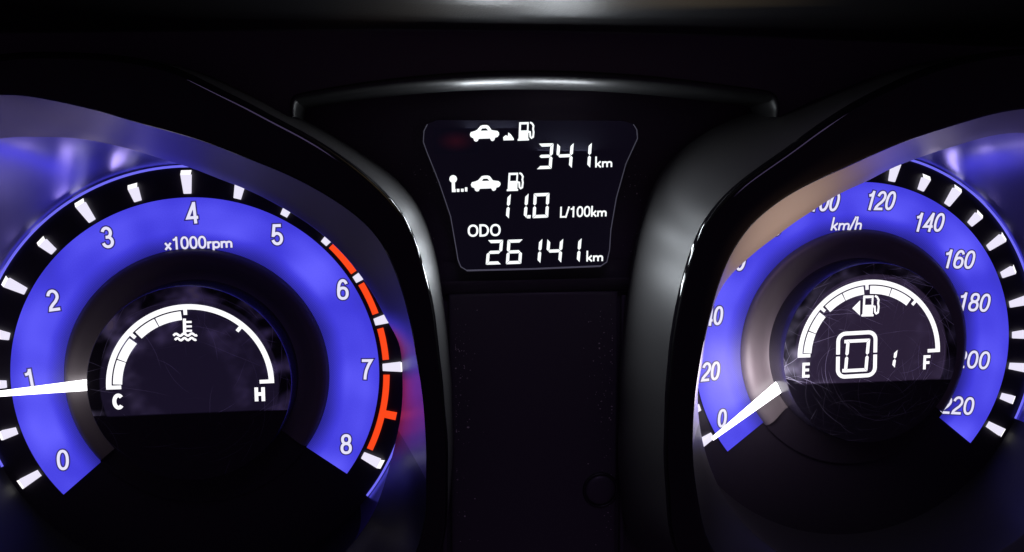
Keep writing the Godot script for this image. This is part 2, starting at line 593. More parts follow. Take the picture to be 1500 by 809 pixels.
func fascia() -> void:
	# dark dashboard face above and beside the hoods, with the display recess and both dials left open
	var pts := PackedVector2Array([Vector2(-330, 78), Vector2(-100, 77.6), Vector2(0, 77.5), Vector2(100, 77.9), Vector2(340, 79), Vector2(340, -27)])
	for a in range(0, 111, 6):
		pts.append(SPEEDO + Vector2.from_angle(deg_to_rad(a)) * 89.5)
	var lip := lip_curve()
	lip.reverse()
	pts.append_array(lip)
	for a in range(68, 181, 6):
		pts.append(TACHO + Vector2.from_angle(deg_to_rad(a)) * 89.5)
	pts.append(Vector2(-330, -31))
	var st := start()
	flat_poly(st, pts, 22.0, 300.0)
	var dash := Node3D.new()
	dash.name = "dashboard"
	dash.set_meta("kind", "structure")
	dash.set_meta("label", "black dashboard face round the dials")
	add_child(dash)
	part("front_face", done(st), "black_plastic", dash)
	st = start()
	flat_poly(st, PackedVector2Array([Vector2(-330, 200), Vector2(340, 200), Vector2(340, -240), Vector2(-330, -240)]), -3.0, 300.0)
	part("back_wall", done(st), "black_plastic", dash)
	# the visor: its underside rises towards the driver from a rounded rear edge
	var visor := thing("dashboard_visor", "matt black visor over the dials with a grey gleam above the display", "visor", Vector3(4, 77.6, 22))
	st = start()
	var loops := []
	for s in [[-0.9, 0.1], [-0.3, 0.3], [0.0, 0.8], [0.95, 4.5], [2.4, 12.0], [8.0, 34.0], [16.5, 70.0]]:
		var row := PackedVector3Array()
		for i in 61:
			var x := lerpf(320.0, -320.0, i / 60.0)
			row.append(Vector3(x, s[0] - pow(x / 320.0, 2) * 10.0, s[1]))
		loops.append(row)
	loft(st, loops, false)
	part("underside", smooth_done(st), "visor_plastic", visor)
	st = start()
	loops = []
	for s in [[16.5, 70.0], [18.0, 71.5], [21.0, 71.0], [24.0, 60.0], [26.0, 0.0]]:
		var row := PackedVector3Array()
		for i in 61:
			var x := lerpf(320.0, -320.0, i / 60.0)
			row.append(Vector3(x, s[0] - pow(x / 320.0, 2) * 10.0, s[1]))
		loops.append(row)
	loft(st, loops, false)
	part("front_edge", smooth_done(st), "visor_plastic", visor)


var hood_edges := {}


func hood(which: String, at: Vector2, c_table: Array, d_table: Array, e_table: Array, root: Node3D) -> void:
	var rc := radii(c_table)
	var rd := radii(d_table)
	var re := radii(e_table)
	var c := loop_of(rc, 0.0, 50.0)
	var d := loop_of(rd, 0.0, 47.0)
	var e := loop_of(re, 0.0, 4.6)
	hood_edges[which] = e
	var st := start()
	var crest := loop_of(rd, -2.4, 49.6)
	loft(st, [c, loop_of(rc, 0.5, 50.8), loop_of(rc, 1.3, 51.2), mixed(loop_of(rc, 1.3, 51.2), crest, 0.5), mixed(loop_of(rc, 1.3, 51.2), crest, 0.93), crest, loop_of(rd, -1.5, 49.45), loop_of(rd, -0.75, 48.9), loop_of(rd, -0.2, 48.1), d, loop_of(rd, 0.05, 45.8)])
	var rim := part(which + "_hood_rim", smooth_done(st), "gloss_black", root)
	rim.position = Vector3(at.x, at.y, 0) * MM
	st = start()
	var low := loop_of(rd, -0.15, 46.2)
	loft(st, [low, mixed(low, e, 0.25), mixed(low, e, 0.5), mixed(low, e, 0.75), e])
	var flank := part(which + "_hood_flank", smooth_done(st), "satin_flank", root)
	flank.position = Vector3(at.x, at.y, 0) * MM


func rounded_rect(st: SurfaceTool, a: Vector2, b: Vector2, z0: float, z1: float, edge: float) -> void:
	# a raised panel with rounded long edges
	var loops := []
	for s in [[edge, z1, 0.0], [edge * 0.35, z1 - edge * 0.12, 0.0], [0.0, z1 - edge * 0.5, 0.0], [0.0, z0, 0.0]]:
		var o: float = s[0]
		loops.append(PackedVector3Array([Vector3(a.x + o, a.y + o, s[1]), Vector3(b.x - o, a.y + o, s[1]), Vector3(b.x - o, b.y - o, s[1]), Vector3(a.x + o, b.y - o, s[1])]))
	loft(st, loops)
	var top: PackedVector3Array = loops[0]
	for p in [top[0], top[2], top[1], top[0], top[3], top[2]]:
		st.add_vertex(p * MM)


func housing() -> void:
	var root := thing("cluster_housing", "black moulded housing with two glossy dial hoods and the centre panel", "housing", Vector3.ZERO)
	hood("tachometer", TACHO, [[-170, 92], [-140, 88], [-110, 85], [-80, 84], [-50, 84], [-30.7, 82.1], [-23.3, 79.6], [-15.6, 76], [-5.1, 73.5], [2.6, 72.7], [10.8, 72.4], [19.4, 73.6], [27.2, 75.3], [34.7, 77.2], [39, 77.9], [43, 77.6], [53.3, 76], [57.3, 75.5], [66.3, 74.6], [70.6, 74.7], [77.8, 75.7], [84.5, 77], [90.9, 78.9], [96.8, 82.3], [102.2, 85.7], [107.2, 89.5], [111.9, 93.3], [135, 100], [160, 98]],
		[[-170, 106], [-140, 102], [-110, 98], [-80, 96], [-50, 94], [-28.3, 88.9], [-15.5, 82.5], [-1.1, 78.9], [10.5, 78.9], [17.5, 80.5], [22.9, 82.2], [27.2, 83], [32.3, 85.3], [36.7, 87], [40.9, 87.6], [46.1, 87.6], [56.7, 87.3], [67.3, 87.6], [77.6, 90.5], [85.6, 94.9], [100, 99], [112, 104], [135, 110], [160, 108]],
		[[-170, 110], [-140, 107], [-110, 104], [-80, 103], [-50, 102], [-36.2, 98.4], [-23.7, 89.7], [-8.7, 83.8], [4.3, 82.2], [15.4, 83.5], [20, 84.9], [27.3, 87.8], [35.7, 91.2], [40.8, 92.2], [46.4, 92], [51.1, 91], [57.4, 90.5], [68, 91], [85, 98], [110, 107], [135, 112], [160, 111]], root)
	hood("speedometer", SPEEDO, [[73.7, 83.2], [79.3, 80], [85.2, 76.5], [91.5, 73.9], [98.2, 72], [108.9, 70.1], [116.1, 70], [123.3, 71], [132.1, 73.2], [141.8, 75.2], [149.9, 75.2], [155.9, 74.4], [165, 73.3], [176.2, 73.7], [187, 75.5], [193, 77.2], [200.5, 79.4], [206.4, 81.3], [212.1, 84], [216.7, 85.2], [250, 86], [290, 88], [330, 92], [10, 98], [40, 99], [58, 93]],
		[[101.4, 88.5], [113.6, 85], [123.8, 83.3], [130.8, 83.9], [135.2, 85], [143.3, 86.3], [147, 86.2], [151.4, 85.5], [155.2, 84.4], [159.9, 83.6], [166.9, 82.6], [176.8, 82], [188.2, 83.3], [201.8, 88], [211.8, 94.2], [250, 98], [290, 100], [330, 104], [10, 108], [45, 110], [70, 104], [85, 96]],
		[[85, 98], [100, 92], [111.6, 90.5], [118, 92.5], [126.5, 95], [130.1, 95.6], [135.7, 96.6], [140.7, 96], [146.5, 93.4], [150.9, 91.6], [155.8, 89.7], [161, 87.9], [167.1, 86.4], [176.5, 85.6], [192.1, 88], [206.2, 96.2], [217.9, 105], [250, 108], [290, 110], [330, 112], [10, 114], [45, 116], [70, 108]], root)
	# glossy frame round the display, reaching under both hood flanks
	var outline := lip_curve()
	var right: PackedVector3Array = hood_edges["speedometer"]
	for i in range(55, 83, 2):
		outline.append(SPEEDO + Vector2(right[i].x, right[i].y) * 0.988)
	outline.append(Vector2(40.5, -0.6))
	outline.append(Vector2(-26.0, -1.0))
	var left: PackedVector3Array = hood_edges["tachometer"]
	for i in range(10, 35, 2):
		outline.append(TACHO + Vector2(left[i].x, left[i].y) * 0.988)
	var st := start()
	flat_poly(st, outline, 5.0, 300.0)
	part("display_frame", done(st), "panel_black", root)
	# lower edge of the frame, rolled back to the column below
	st = start()
	var loops := []
	for s in [[-0.8, 5.0], [-1.5, 4.8], [-2.2, 4.2], [-5.2, 2.6], [-6.0, 0.0]]:
		loops.append(PackedVector3Array([Vector3(-26, s[0] - 0.2, s[1]), Vector3(7, s[0], s[1]), Vector3(40.5, s[0] + 0.2, s[1])]))
	for k in loops.size():
		loops[k].reverse()
	loft(st, loops, false)
	part("frame_lower_edge", smooth_done(st), "panel_black", root)
	# the arched lip over the display and the ceiling of its recess
	st = start()
	var lip := lip_curve()
	var fine := PackedVector2Array()
	for i in lip.size() - 1:
		for k in 6:
			fine.append(lip[i].cubic_interpolate(lip[i + 1], lip[maxi(i - 1, 0)], lip[mini(i + 2, lip.size() - 1)], k / 6.0))
	fine.append(lip[lip.size() - 1])
	loops = []
	for s in [[-0.6, 21.6], [0.0, 22.6], [0.7, 22.8], [1.6, 22.4], [2.5, 21.4], [3.1, 20.0], [3.4, 18.0], [3.5, 12.0], [3.6, 4.6]]:
		var row := PackedVector3Array()
		var n := fine.size()
		for i in n:
			var d := (fine[mini(i + 1, n - 1)] - fine[maxi(i - 1, 0)]).normalized()
			var inward := Vector2(d.y, -d.x)
			var k: float = s[0] * lerpf(0.45, 1.0, sin(PI * i / (n - 1.0)))
			row.append(Vector3(fine[i].x + inward.x * k, fine[i].y + inward.y * k, s[1]))
		row.reverse()
		loops.append(row)
	for k in loops.size():
		loops[k].reverse()
	loft(st, loops, false)
	part("arched_lip", smooth_done(st), "lip", root)
	# the column under the display
	st = start()
	rounded_rect(st, Vector2(-21.5, -150), Vector2(35.8, -5.4), 0.0, 3.2, 1.4)
	part("lower_panel", smooth_done(st), "panel_black", root)
	for x in [-24.6, 37.6]:
		st = start()
		rounded_rect(st, Vector2(x, -150), Vector2(x + 1.6, -7), 0.0, 2.0, 0.7)
		part("panel_rib", smooth_done(st), "panel_black", root)
	st = start()
	flat_poly(st, PackedVector2Array([Vector2(-35, 5), Vector2(52, 5), Vector2(52, -150), Vector2(-35, -150)]), -0.5, 300.0)
	part("column_back", done(st), "panel_black", root)


# ------------------------------------------------------------------ the dials
func tick(r0: float, r1: float, w0: float, w1: float, a: float) -> ArrayMesh:
	# a clear wedge: pale sloping face, brighter outer end, thin sides
	var u := Vector2.from_angle(deg_to_rad(a))
	var v := Vector2(-u.y, u.x)
	var q := func(r: float, s: float, z: float) -> Vector3:
		var p := u * r + v * s
		return Vector3(p.x, p.y, z) * MM
	var mesh := ArrayMesh.new()
	var re := r1 - 1.4
	var face := start()
	var h0 := 0.7
	var h1 := 1.5
	var quads := [[q.call(r0, -w0, h0), q.call(re, -w1, h1), q.call(re, w1, h1), q.call(r0, w0, h0)],
		[q.call(r0, -w0 - 0.02, 0.1), q.call(re, -w1 - 0.02, 0.1), q.call(re, -w1, h1), q.call(r0, -w0, h0)],
		[q.call(r0, w0, h0), q.call(re, w1, h1), q.call(re, w1 + 0.02, 0.1), q.call(r0, w0 + 0.02, 0.1)],
		[q.call(r0 - 0.1, w0, 0.1), q.call(r0 - 0.1, -w0, 0.1), q.call(r0, -w0, h0), q.call(r0, w0, h0)]]
	for k in quads:
		for i in [0, 2, 1, 0, 3, 2]:
			face.add_vertex(k[i])
	face.generate_normals()
	face.commit(mesh)
	var end := start()
	quads = [[q.call(re, -w1, h1), q.call(r1, -w1 * 1.02, 0.1), q.call(r1, w1 * 1.02, 0.1), q.call(re, w1, h1)]]
	for k in quads:
		for i in [0, 2, 1, 0, 3, 2]:
			end.add_vertex(k[i])
	end.generate_normals()
	end.commit(mesh)
	return mesh


func dial(root: Node3D, b_table: Array, c_table: Array, start_angle: float, end_angle: float, bright_from: int, bright_to: int, low_foot: bool) -> void:
	var st := start()
	sector(st, 0.0, 69.2, 0, 360, -0.4, 180)
	part("dial_plate", done(st), "dial_black", root)
	st = start()
	sector(st, 41.2, 58.7, start_angle, end_angle, 0.0, 200)
	part("blue_band", done(st), "dial_blue", root)
	st = start()
	var loops := []
	for s in [[68.35, 0.2], [68.45, 0.6], [68.9, 0.7], [69.1, 0.4]]:
		var row := PackedVector3Array()
		for i in 121:
			var u: Vector2 = Vector2.from_angle(deg_to_rad(lerpf(start_angle - 2.0 if low_foot else -24.0, 204.0 if low_foot else end_angle + 3.0, i / 120.0))) * float(s[0])
			row.append(Vector3(u.x, u.y, s[1]))
		loops.append(row)
	loft(st, loops, false)
	part("edge_light", smooth_done(st), "ring_light", root)
	# tube wall from the dial's edge out to the bezel, and the satin bezel itself
	var rb := radii(b_table)
	var rc := radii(c_table)
	var a := circle(69.2, -0.4)
	var b := loop_of(rb, 0.0, 30.0)
	var b_lip := loop_of(rb, 0.2, 30.6)
	if low_foot:
		for i in STEPS:
			var deg := 2.0 * i if i < 90 else 2.0 * i - 360.0
			var drop := smoothstep(-36.0, -18.0, deg) * (1.0 - smoothstep(6.0, 22.0, deg)) * 23.0
			b[i].z -= drop
			b_lip[i].z -= drop
	st = start()
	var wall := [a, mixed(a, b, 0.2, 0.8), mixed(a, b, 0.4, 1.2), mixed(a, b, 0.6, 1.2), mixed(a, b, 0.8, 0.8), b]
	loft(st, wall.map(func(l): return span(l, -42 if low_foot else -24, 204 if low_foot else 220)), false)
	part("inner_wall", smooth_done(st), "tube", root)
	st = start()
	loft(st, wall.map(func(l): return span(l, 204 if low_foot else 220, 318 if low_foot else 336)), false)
	part("inner_wall", smooth_done(st), "tube_lower", root, "lower part of the inner wall with shade put into a black colour")
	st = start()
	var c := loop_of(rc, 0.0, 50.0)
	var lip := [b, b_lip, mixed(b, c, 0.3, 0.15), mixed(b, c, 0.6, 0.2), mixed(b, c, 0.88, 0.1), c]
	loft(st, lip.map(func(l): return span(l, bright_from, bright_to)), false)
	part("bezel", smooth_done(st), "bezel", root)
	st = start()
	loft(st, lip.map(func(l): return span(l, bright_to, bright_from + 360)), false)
	part("bezel", smooth_done(st), "tube_lower", root, "lower part of the bezel with shade put into a black colour")
	# hub: a shallow dish that rises to a drum with a flat dark lens
	st = start()
	loft(st, [circle(31.25, 11.4), circle(31.5, 10.9), circle(32.2, 0.9)])
	part("hub_drum", smooth_done(st), "hub_wall", root)
	st = start()
	var dish := [circle(32.2, 0.9), circle(33.2, 0.6), circle(35.0, 0.9), circle(37.5, 1.7), circle(39.6, 2.0), circle(41.2, 1.5), circle(42.2, 0.3), circle(42.3, -0.3)]
	loft(st, dish.map(func(l): return span(l, -36, 220)), false)
	part("hub_dish", smooth_done(st), "hub", root)
	st = start()
	sector(st, 32.0, 42.3, 220, 324, 0.5)
	part("hub_skirt", done(st), "dial_black", root)


func needle_shape(r0: float, a0: float, z0: float, r1: float, a1: float, z1: float, w0: float, w1: float) -> ArrayMesh:
	var p0 := Vector2.from_angle(deg_to_rad(a0)) * r0
	var p1 := Vector2.from_angle(deg_to_rad(a1)) * r1
	var side := (p1 - p0).normalized().orthogonal()
	var v := func(p: Vector2, s: float, z: float) -> Vector3: return Vector3(p.x + side.x * s, p.y + side.y * s, z) * MM
	var st := start()
	st.set_smooth_group(-1)
	var ends := [[v.call(p0, -w0, z0), v.call(p0, -w0 * 0.8, z0 + 0.6), v.call(p0, w0 * 0.8, z0 + 0.6), v.call(p0, w0, z0), v.call(p0, 0.0, z0 - 0.8)],
		[v.call(p1, -w1, z1), v.call(p1, -w1 * 0.8, z1 + 0.4), v.call(p1, w1 * 0.8, z1 + 0.4), v.call(p1, w1, z1), v.call(p1, 0.0, z1 - 0.5)]]
	for i in 5:
		var j := (i + 1) % 5
		for p in [ends[0][i], ends[0][j], ends[1][j], ends[0][i], ends[1][j], ends[1][i]]:
			st.add_vertex(p)
	for i in range(1, 4):
		for p in [ends[1][0], ends[1][i], ends[1][i + 1]]:
			st.add_vertex(p)
	return smooth_done(st)


func numeral(text: String, middle: Vector2, height: float, slant: float, turn: float, root: Node3D, tight := 1.0) -> void:
	var o := part("numeral", centred(text, middle, height, 0.135, slant, turn, 0.16, 0.0, tight), "print_white", root)
	part("outline", centred(text, middle, height, 0.135, slant, turn, 0.08, 0.42, tight), "print_edge", o)


func tachometer() -> void:
	var t := thing("tachometer", "round rev counter with blue band numbered 0 to 8 and an orange redline", "tachometer", Vector3(TACHO.x, TACHO.y, 0))
	dial(t, [[-170, 82], [-140, 78], [-110, 74], [-80, 71], [-50, 69.5], [-30, 68.6], [-14, 67.3], [0, 66.5], [8, 66.7], [18.5, 66.2], [33.8, 65.5], [46.5, 65.2], [59.8, 64.8], [70.2, 65.4], [77.5, 66.2], [84.7, 68.3], [90, 69.8], [100, 75], [107.3, 79.7], [114.7, 83.8], [120, 88.3], [135, 92], [160, 90]],
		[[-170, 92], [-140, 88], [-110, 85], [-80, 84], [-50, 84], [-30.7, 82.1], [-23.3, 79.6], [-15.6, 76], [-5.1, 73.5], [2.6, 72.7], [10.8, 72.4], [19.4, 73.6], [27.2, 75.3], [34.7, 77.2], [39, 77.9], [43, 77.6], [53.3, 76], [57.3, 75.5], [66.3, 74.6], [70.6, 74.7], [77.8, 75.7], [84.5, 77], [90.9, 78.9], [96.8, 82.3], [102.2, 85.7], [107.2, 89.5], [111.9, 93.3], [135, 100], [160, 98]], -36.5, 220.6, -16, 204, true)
	for k in 17:
		if k == 15:
			continue   # at seven and a half the red line carries its own stub
		var a := 210.62 - 29.89 * k * 0.5
		if k % 2 == 0:
			part("tick_mark", tick(60.0, 67.4, 1.15, 1.6, a), ["tick_white", "tick_end"], t)
		else:
			part("tick_mark", tick(60.0, 65.6, 1.15, 1.5, a), ["tick_white", "tick_end"], t)
	for s in [[5.57, 5.93], [6.07, 6.42], [6.58, 6.92], [7.08, 7.91]]:
		var st := start()
		sector(st, 60.1, 62.2, 210.62 - 29.89 * s[0], 210.62 - 29.89 * s[1], 0.4)
		if s[1] > 7.5:
			sector(st, 62.2, 66.0, 210.62 - 29.89 * 7.46, 210.62 - 29.89 * 7.54, 0.4)
		part("redline_segment", done(st), "redline", t)
	var turns := [-1.0, 7.0, 7.0, 6.0, 4.0, 1.0, 0.0, -1.0, -1.0]
	var spots := [Vector2(-44.1, -26.5), Vector2(-52.7, 0.5), Vector2(-44.15, 26.1), Vector2(-26.6, 46.1), Vector2(-0.05, 53.7), Vector2(26.6, 46.4), Vector2(47.3, 28.0), Vector2(54.6, 0.9), Vector2(47.2, -24.6)]
	for k in 9:
		numeral(str(k), spots[k], 6.9, 0.0, turns[k], t)
	var unit := part("unit_lettering", lettering("x1000rpm", Vector2(-8.9, 41.9), Vector2(12.6, 42.4), 4.1, 0.16, 0.0, 0.4), "print_white", t)
	part("outline", lettering("x1000rpm", Vector2(-8.9, 41.9), Vector2(12.6, 42.4), 4.1, 0.16, 0.0, 0.34, 0.22), "print_edge", unit)
	part("needle", needle_shape(31.9, -178.2, 3.0, 61.0, -178.4, 11.0, 1.95, 0.8), "needle", t)


func speedometer() -> void:
	var t := thing("speedometer", "round speedometer with blue band of slanted numbers up to 220", "speedometer", Vector3(SPEEDO.x, SPEEDO.y, 0))
	dial(t, [[62.8, 83.7], [77.6, 71.4], [87.9, 65.9], [103.2, 60.3], [122.4, 58.7], [135.1, 59.8], [146.2, 62.7], [153, 65.1], [157.4, 66], [177.6, 65.9], [185.1, 67.7], [200, 69.5], [220, 72], [250, 73], [280, 74], [310, 75], [340, 80], [10, 87], [30, 91], [50, 89]],
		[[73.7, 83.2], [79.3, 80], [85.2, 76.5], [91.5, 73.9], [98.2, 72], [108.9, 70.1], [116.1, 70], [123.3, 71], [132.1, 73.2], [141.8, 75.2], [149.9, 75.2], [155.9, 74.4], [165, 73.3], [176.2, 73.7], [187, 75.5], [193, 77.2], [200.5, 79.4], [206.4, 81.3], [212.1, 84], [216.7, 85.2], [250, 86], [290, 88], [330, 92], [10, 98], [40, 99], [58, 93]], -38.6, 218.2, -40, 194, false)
	for k in 23:
		var a := 210.15 - 1.09 * k * 10.0
		if k % 2 == 0:
			part("tick_mark", tick(60.0, 67.4, 1.15, 1.6, a), ["tick_white", "tick_end"], t)
		else:
			part("tick_mark", tick(60.0, 65.6, 1.15, 1.5, a), ["tick_white", "tick_end"], t)
	var spots := [Vector2(-48.4, -24.1), Vector2(-52.9, -7.1), Vector2(-52.3, 12.5), Vector2(-44.6, 31.5), Vector2(-31.7, 43.5), Vector2(-13.1, 51.9), Vector2(7.5, 52.2), Vector2(25.9, 44.4), Vector2(37.9, 31.1), Vector2(44.5, 15.5), Vector2(45.1, -5.5), Vector2(40.1, -22.3)]
	var slants := [7.0, 9.0, 9.0, 12.0, 12.0, 13.0, 13.0, 12.0, 9.0, 7.0, 4.0, 3.0]
	var widths := [0.85, 0.85, 0.88, 0.9, 0.92, 0.93, 0.93, 0.98, 1.05, 1.08, 1.17, 1.13]
	var turns := [4.0, 4.0, 3.0, 2.0, 2.0, 0.0, -1.0, -1.0, -3.0, -4.0, -5.0, -5.0]
	for k in 12:
		numeral(str(k * 20), spots[k], 6.7, slants[k], turns[k], t, widths[k])
	var unit := part("unit_lettering", lettering("km/h", Vector2(-10.9, 41.9), Vector2(0.7, 42.1), 4.6, 0.14, 12.0, 0.4), "print_white", t)
	part("outline", lettering("km/h", Vector2(-10.9, 41.9), Vector2(0.7, 42.1), 4.6, 0.14, 12.0, 0.34, 0.22), "print_edge", unit)
	part("needle", needle_shape(31.9, -156.4, 3.0, 62.5, -153.6, 12.0, 2.3, 0.65), "needle", t)


func scale_arc(middle: Vector2, a0: float, a1: float, z: float) -> ArrayMesh:
	# the thick white line of a small gauge with its two feet
	var st := start()
	var pts := PackedVector2Array()
	for i in 61:
		pts.append(middle + Vector2.from_angle(deg_to_rad(lerpf(a0, a1, i / 60.0))) * 24.9)
	ribbon(st, pts, 1.65, z)
	for a in [a0, a1]:
		var u := Vector2.from_angle(deg_to_rad(a))
		ribbon(st, PackedVector2Array([middle + u * 25.72, middle + u * 21.2]), 1.2, z + 0.01)
	return done(st)


func small_ticks(root: Node3D, middle: Vector2, angles: Array, z: float) -> void:
	for a in angles:
		var st := start()
		var u := Vector2.from_angle(deg_to_rad(a))
		ribbon(st, PackedVector2Array([middle + u * 24.3, middle + u * 22.4]), 1.1, z)
		part("scale_tick", done(st), "gauge_white", root)


func level_bars(root: Node3D, middle: Vector2, spans: Array, z: float) -> void:
	for s in spans:
		var st := start()
		var pts := PackedVector2Array()
		for i in 9:
			pts.append(middle + Vector2.from_angle(deg_to_rad(lerpf(s[0], s[1], i / 8.0))) * 22.25)
		ribbon(st, pts, 2.75, z)
		part("level_bar", done(st), "gauge_white", root)


func lens(root: Node3D, material: String) -> void:
	var st := start()
	for i in 120:
		flat_tri(st, Vector2.ZERO, Vector2.from_angle(TAU * i / 120) * 31.25, Vector2.from_angle(TAU * (i + 1) / 120) * 31.25, 0.0, 64.0)
	part("lens", done(st), material, root)


func temperature_gauge() -> void:
	var t := thing("temperature_gauge", "coolant temperature arc marked C and H with four lit bars", "temperature gauge", Vector3(TACHO.x, TACHO.y, 11.4))
	lens(t, "hub_glass")
	var m := Vector2(0.2, -0.2)
	part("scale_arc", scale_arc(m, 180.4, 1.0, 0.1), "gauge_white", t)
	small_ticks(t, m, [136.4, 92.0, 48.7], 0.12)
	level_bars(t, m, [[178.0, 158.7], [157.9, 139.6], [133.2, 115.8], [114.9, 95.2]], 0.1)
	part("letter", centred("C", Vector2(-22.1, -4.9), 4.7, 0.25, 0, 0, 0.1), "gauge_white", t)
	part("letter", centred("H", Vector2(21.3, -3.9), 4.5, 0.25, 0, 0, 0.1), "gauge_white", t)
	var st := start()
	ribbon(st, PackedVector2Array([Vector2(-0.95, 21.0), Vector2(-1.05, 16.0)]), 0.95, 0.1)
	for y in [19.9, 18.5, 17.1]:
		ribbon(st, PackedVector2Array([Vector2(-0.8, y), Vector2(1.2, y)]), 0.65, 0.11)
	var o := part("thermometer_symbol", done(st), "gauge_white", t)
	for row in [[15.9, -4.5, 2.7], [14.5, -4.1, 2.4]]:
		st = start()
		var pts := PackedVector2Array()
		for i in 25:
			var f := i / 24.0
			pts.append(Vector2(lerpf(row[1], row[2], f), row[0] + 0.35 * sin(f * TAU * 3.0 - 0.6)))
		ribbon(st, pts, 0.7, 0.12)
		part("wave", done(st), "gauge_white", o)


func segment_shapes(w: float, h: float, t: float) -> Dictionary:
	var g := 0.10
	var m := h * 0.5
	return {
		"a": [Vector2(g, h), Vector2(w - g, h), Vector2(w - t - g, h - t), Vector2(t + g, h - t)],
		"d": [Vector2(g, 0), Vector2(t + g, t), Vector2(w - t - g, t), Vector2(w - g, 0)],
		"g": [Vector2(g + t * 0.5, m), Vector2(t + g, m + t * 0.5), Vector2(w - t - g, m + t * 0.5), Vector2(w - g - t * 0.5, m), Vector2(w - t - g, m - t * 0.5), Vector2(t + g, m - t * 0.5)],
		"f": [Vector2(0, h - g), Vector2(t, h - t - g), Vector2(t, m + t * 0.5 + g), Vector2(t * 0.5, m + g), Vector2(0, m + t * 0.5 + g)],
		"e": [Vector2(0, g), Vector2(0, m - t * 0.5 - g), Vector2(t * 0.5, m - g), Vector2(t, m - t * 0.5 - g), Vector2(t, t + g)],
		"b": [Vector2(w, h - g), Vector2(w, m + t * 0.5 + g), Vector2(w - t * 0.5, m + g), Vector2(w - t, m + t * 0.5 + g), Vector2(w - t, h - t - g)],
		"c": [Vector2(w, g), Vector2(w - t, t + g), Vector2(w - t, m - t * 0.5 - g), Vector2(w - t * 0.5, m - g), Vector2(w, m - t * 0.5 - g)],
	}


const LIT := {"0": "abcdef", "1": "bc", "2": "abged", "3": "abgcd", "4": "fgbc", "6": "afgedc", "D": "abcdef"}


func digit(c: String, bl: Vector2, br: Vector2, tl: Vector2, t: float, z: float, material: String, root: Node3D) -> Node3D:
	# one seven-segment character; every lit segment is a piece of its own
	var o := Node3D.new()
	o.name = "digit" if not root.has_node("digit") else "digit_%03d" % (root.get_children().filter(func(n): return n.name.begins_with("digit")).size())
	root.add_child(o, true)
	var w := bl.distance_to(br)
	var h := bl.distance_to(tl)
	var shapes := segment_shapes(w, h, t)
	for s in LIT[c]:
		var pts := PackedVector2Array()
		for p in shapes[s]:
			pts.append(bl + (br - bl) / w * p.x + (tl - bl) / h * p.y)
		var st := start()
		flat_poly(st, pts, z)
		part("segment", done(st), material, o)
	return o


func pump(st: SurfaceTool, bl: Vector2, right: Vector2, up: Vector2, z: float) -> void:
	# fuel pump outline: right spans the symbol's width, up its height
	var at := func(x: float, y: float) -> Vector2: return bl + right * x + up * y
	for q in [[0.03, 0.0, 0.68, 0.10], [0.08, 0.10, 0.63, 0.55], [0.08, 0.55, 0.19, 1.0], [0.54, 0.55, 0.63, 1.0], [0.19, 0.88, 0.54, 1.0]]:
		flat_poly(st, PackedVector2Array([at.call(q[0], q[1]), at.call(q[2], q[1]), at.call(q[2], q[3]), at.call(q[0], q[3])]), z)
	ribbon(st, PackedVector2Array([at.call(0.62, 0.48), at.call(0.72, 0.46), at.call(0.75, 0.2), at.call(0.82, 0.13), at.call(0.91, 0.18), at.call(0.93, 0.45), at.call(0.89, 0.62), at.call(0.91, 0.78), at.call(0.82, 0.92), at.call(0.70, 0.98)]), right.length() * 0.10, z + 0.01)


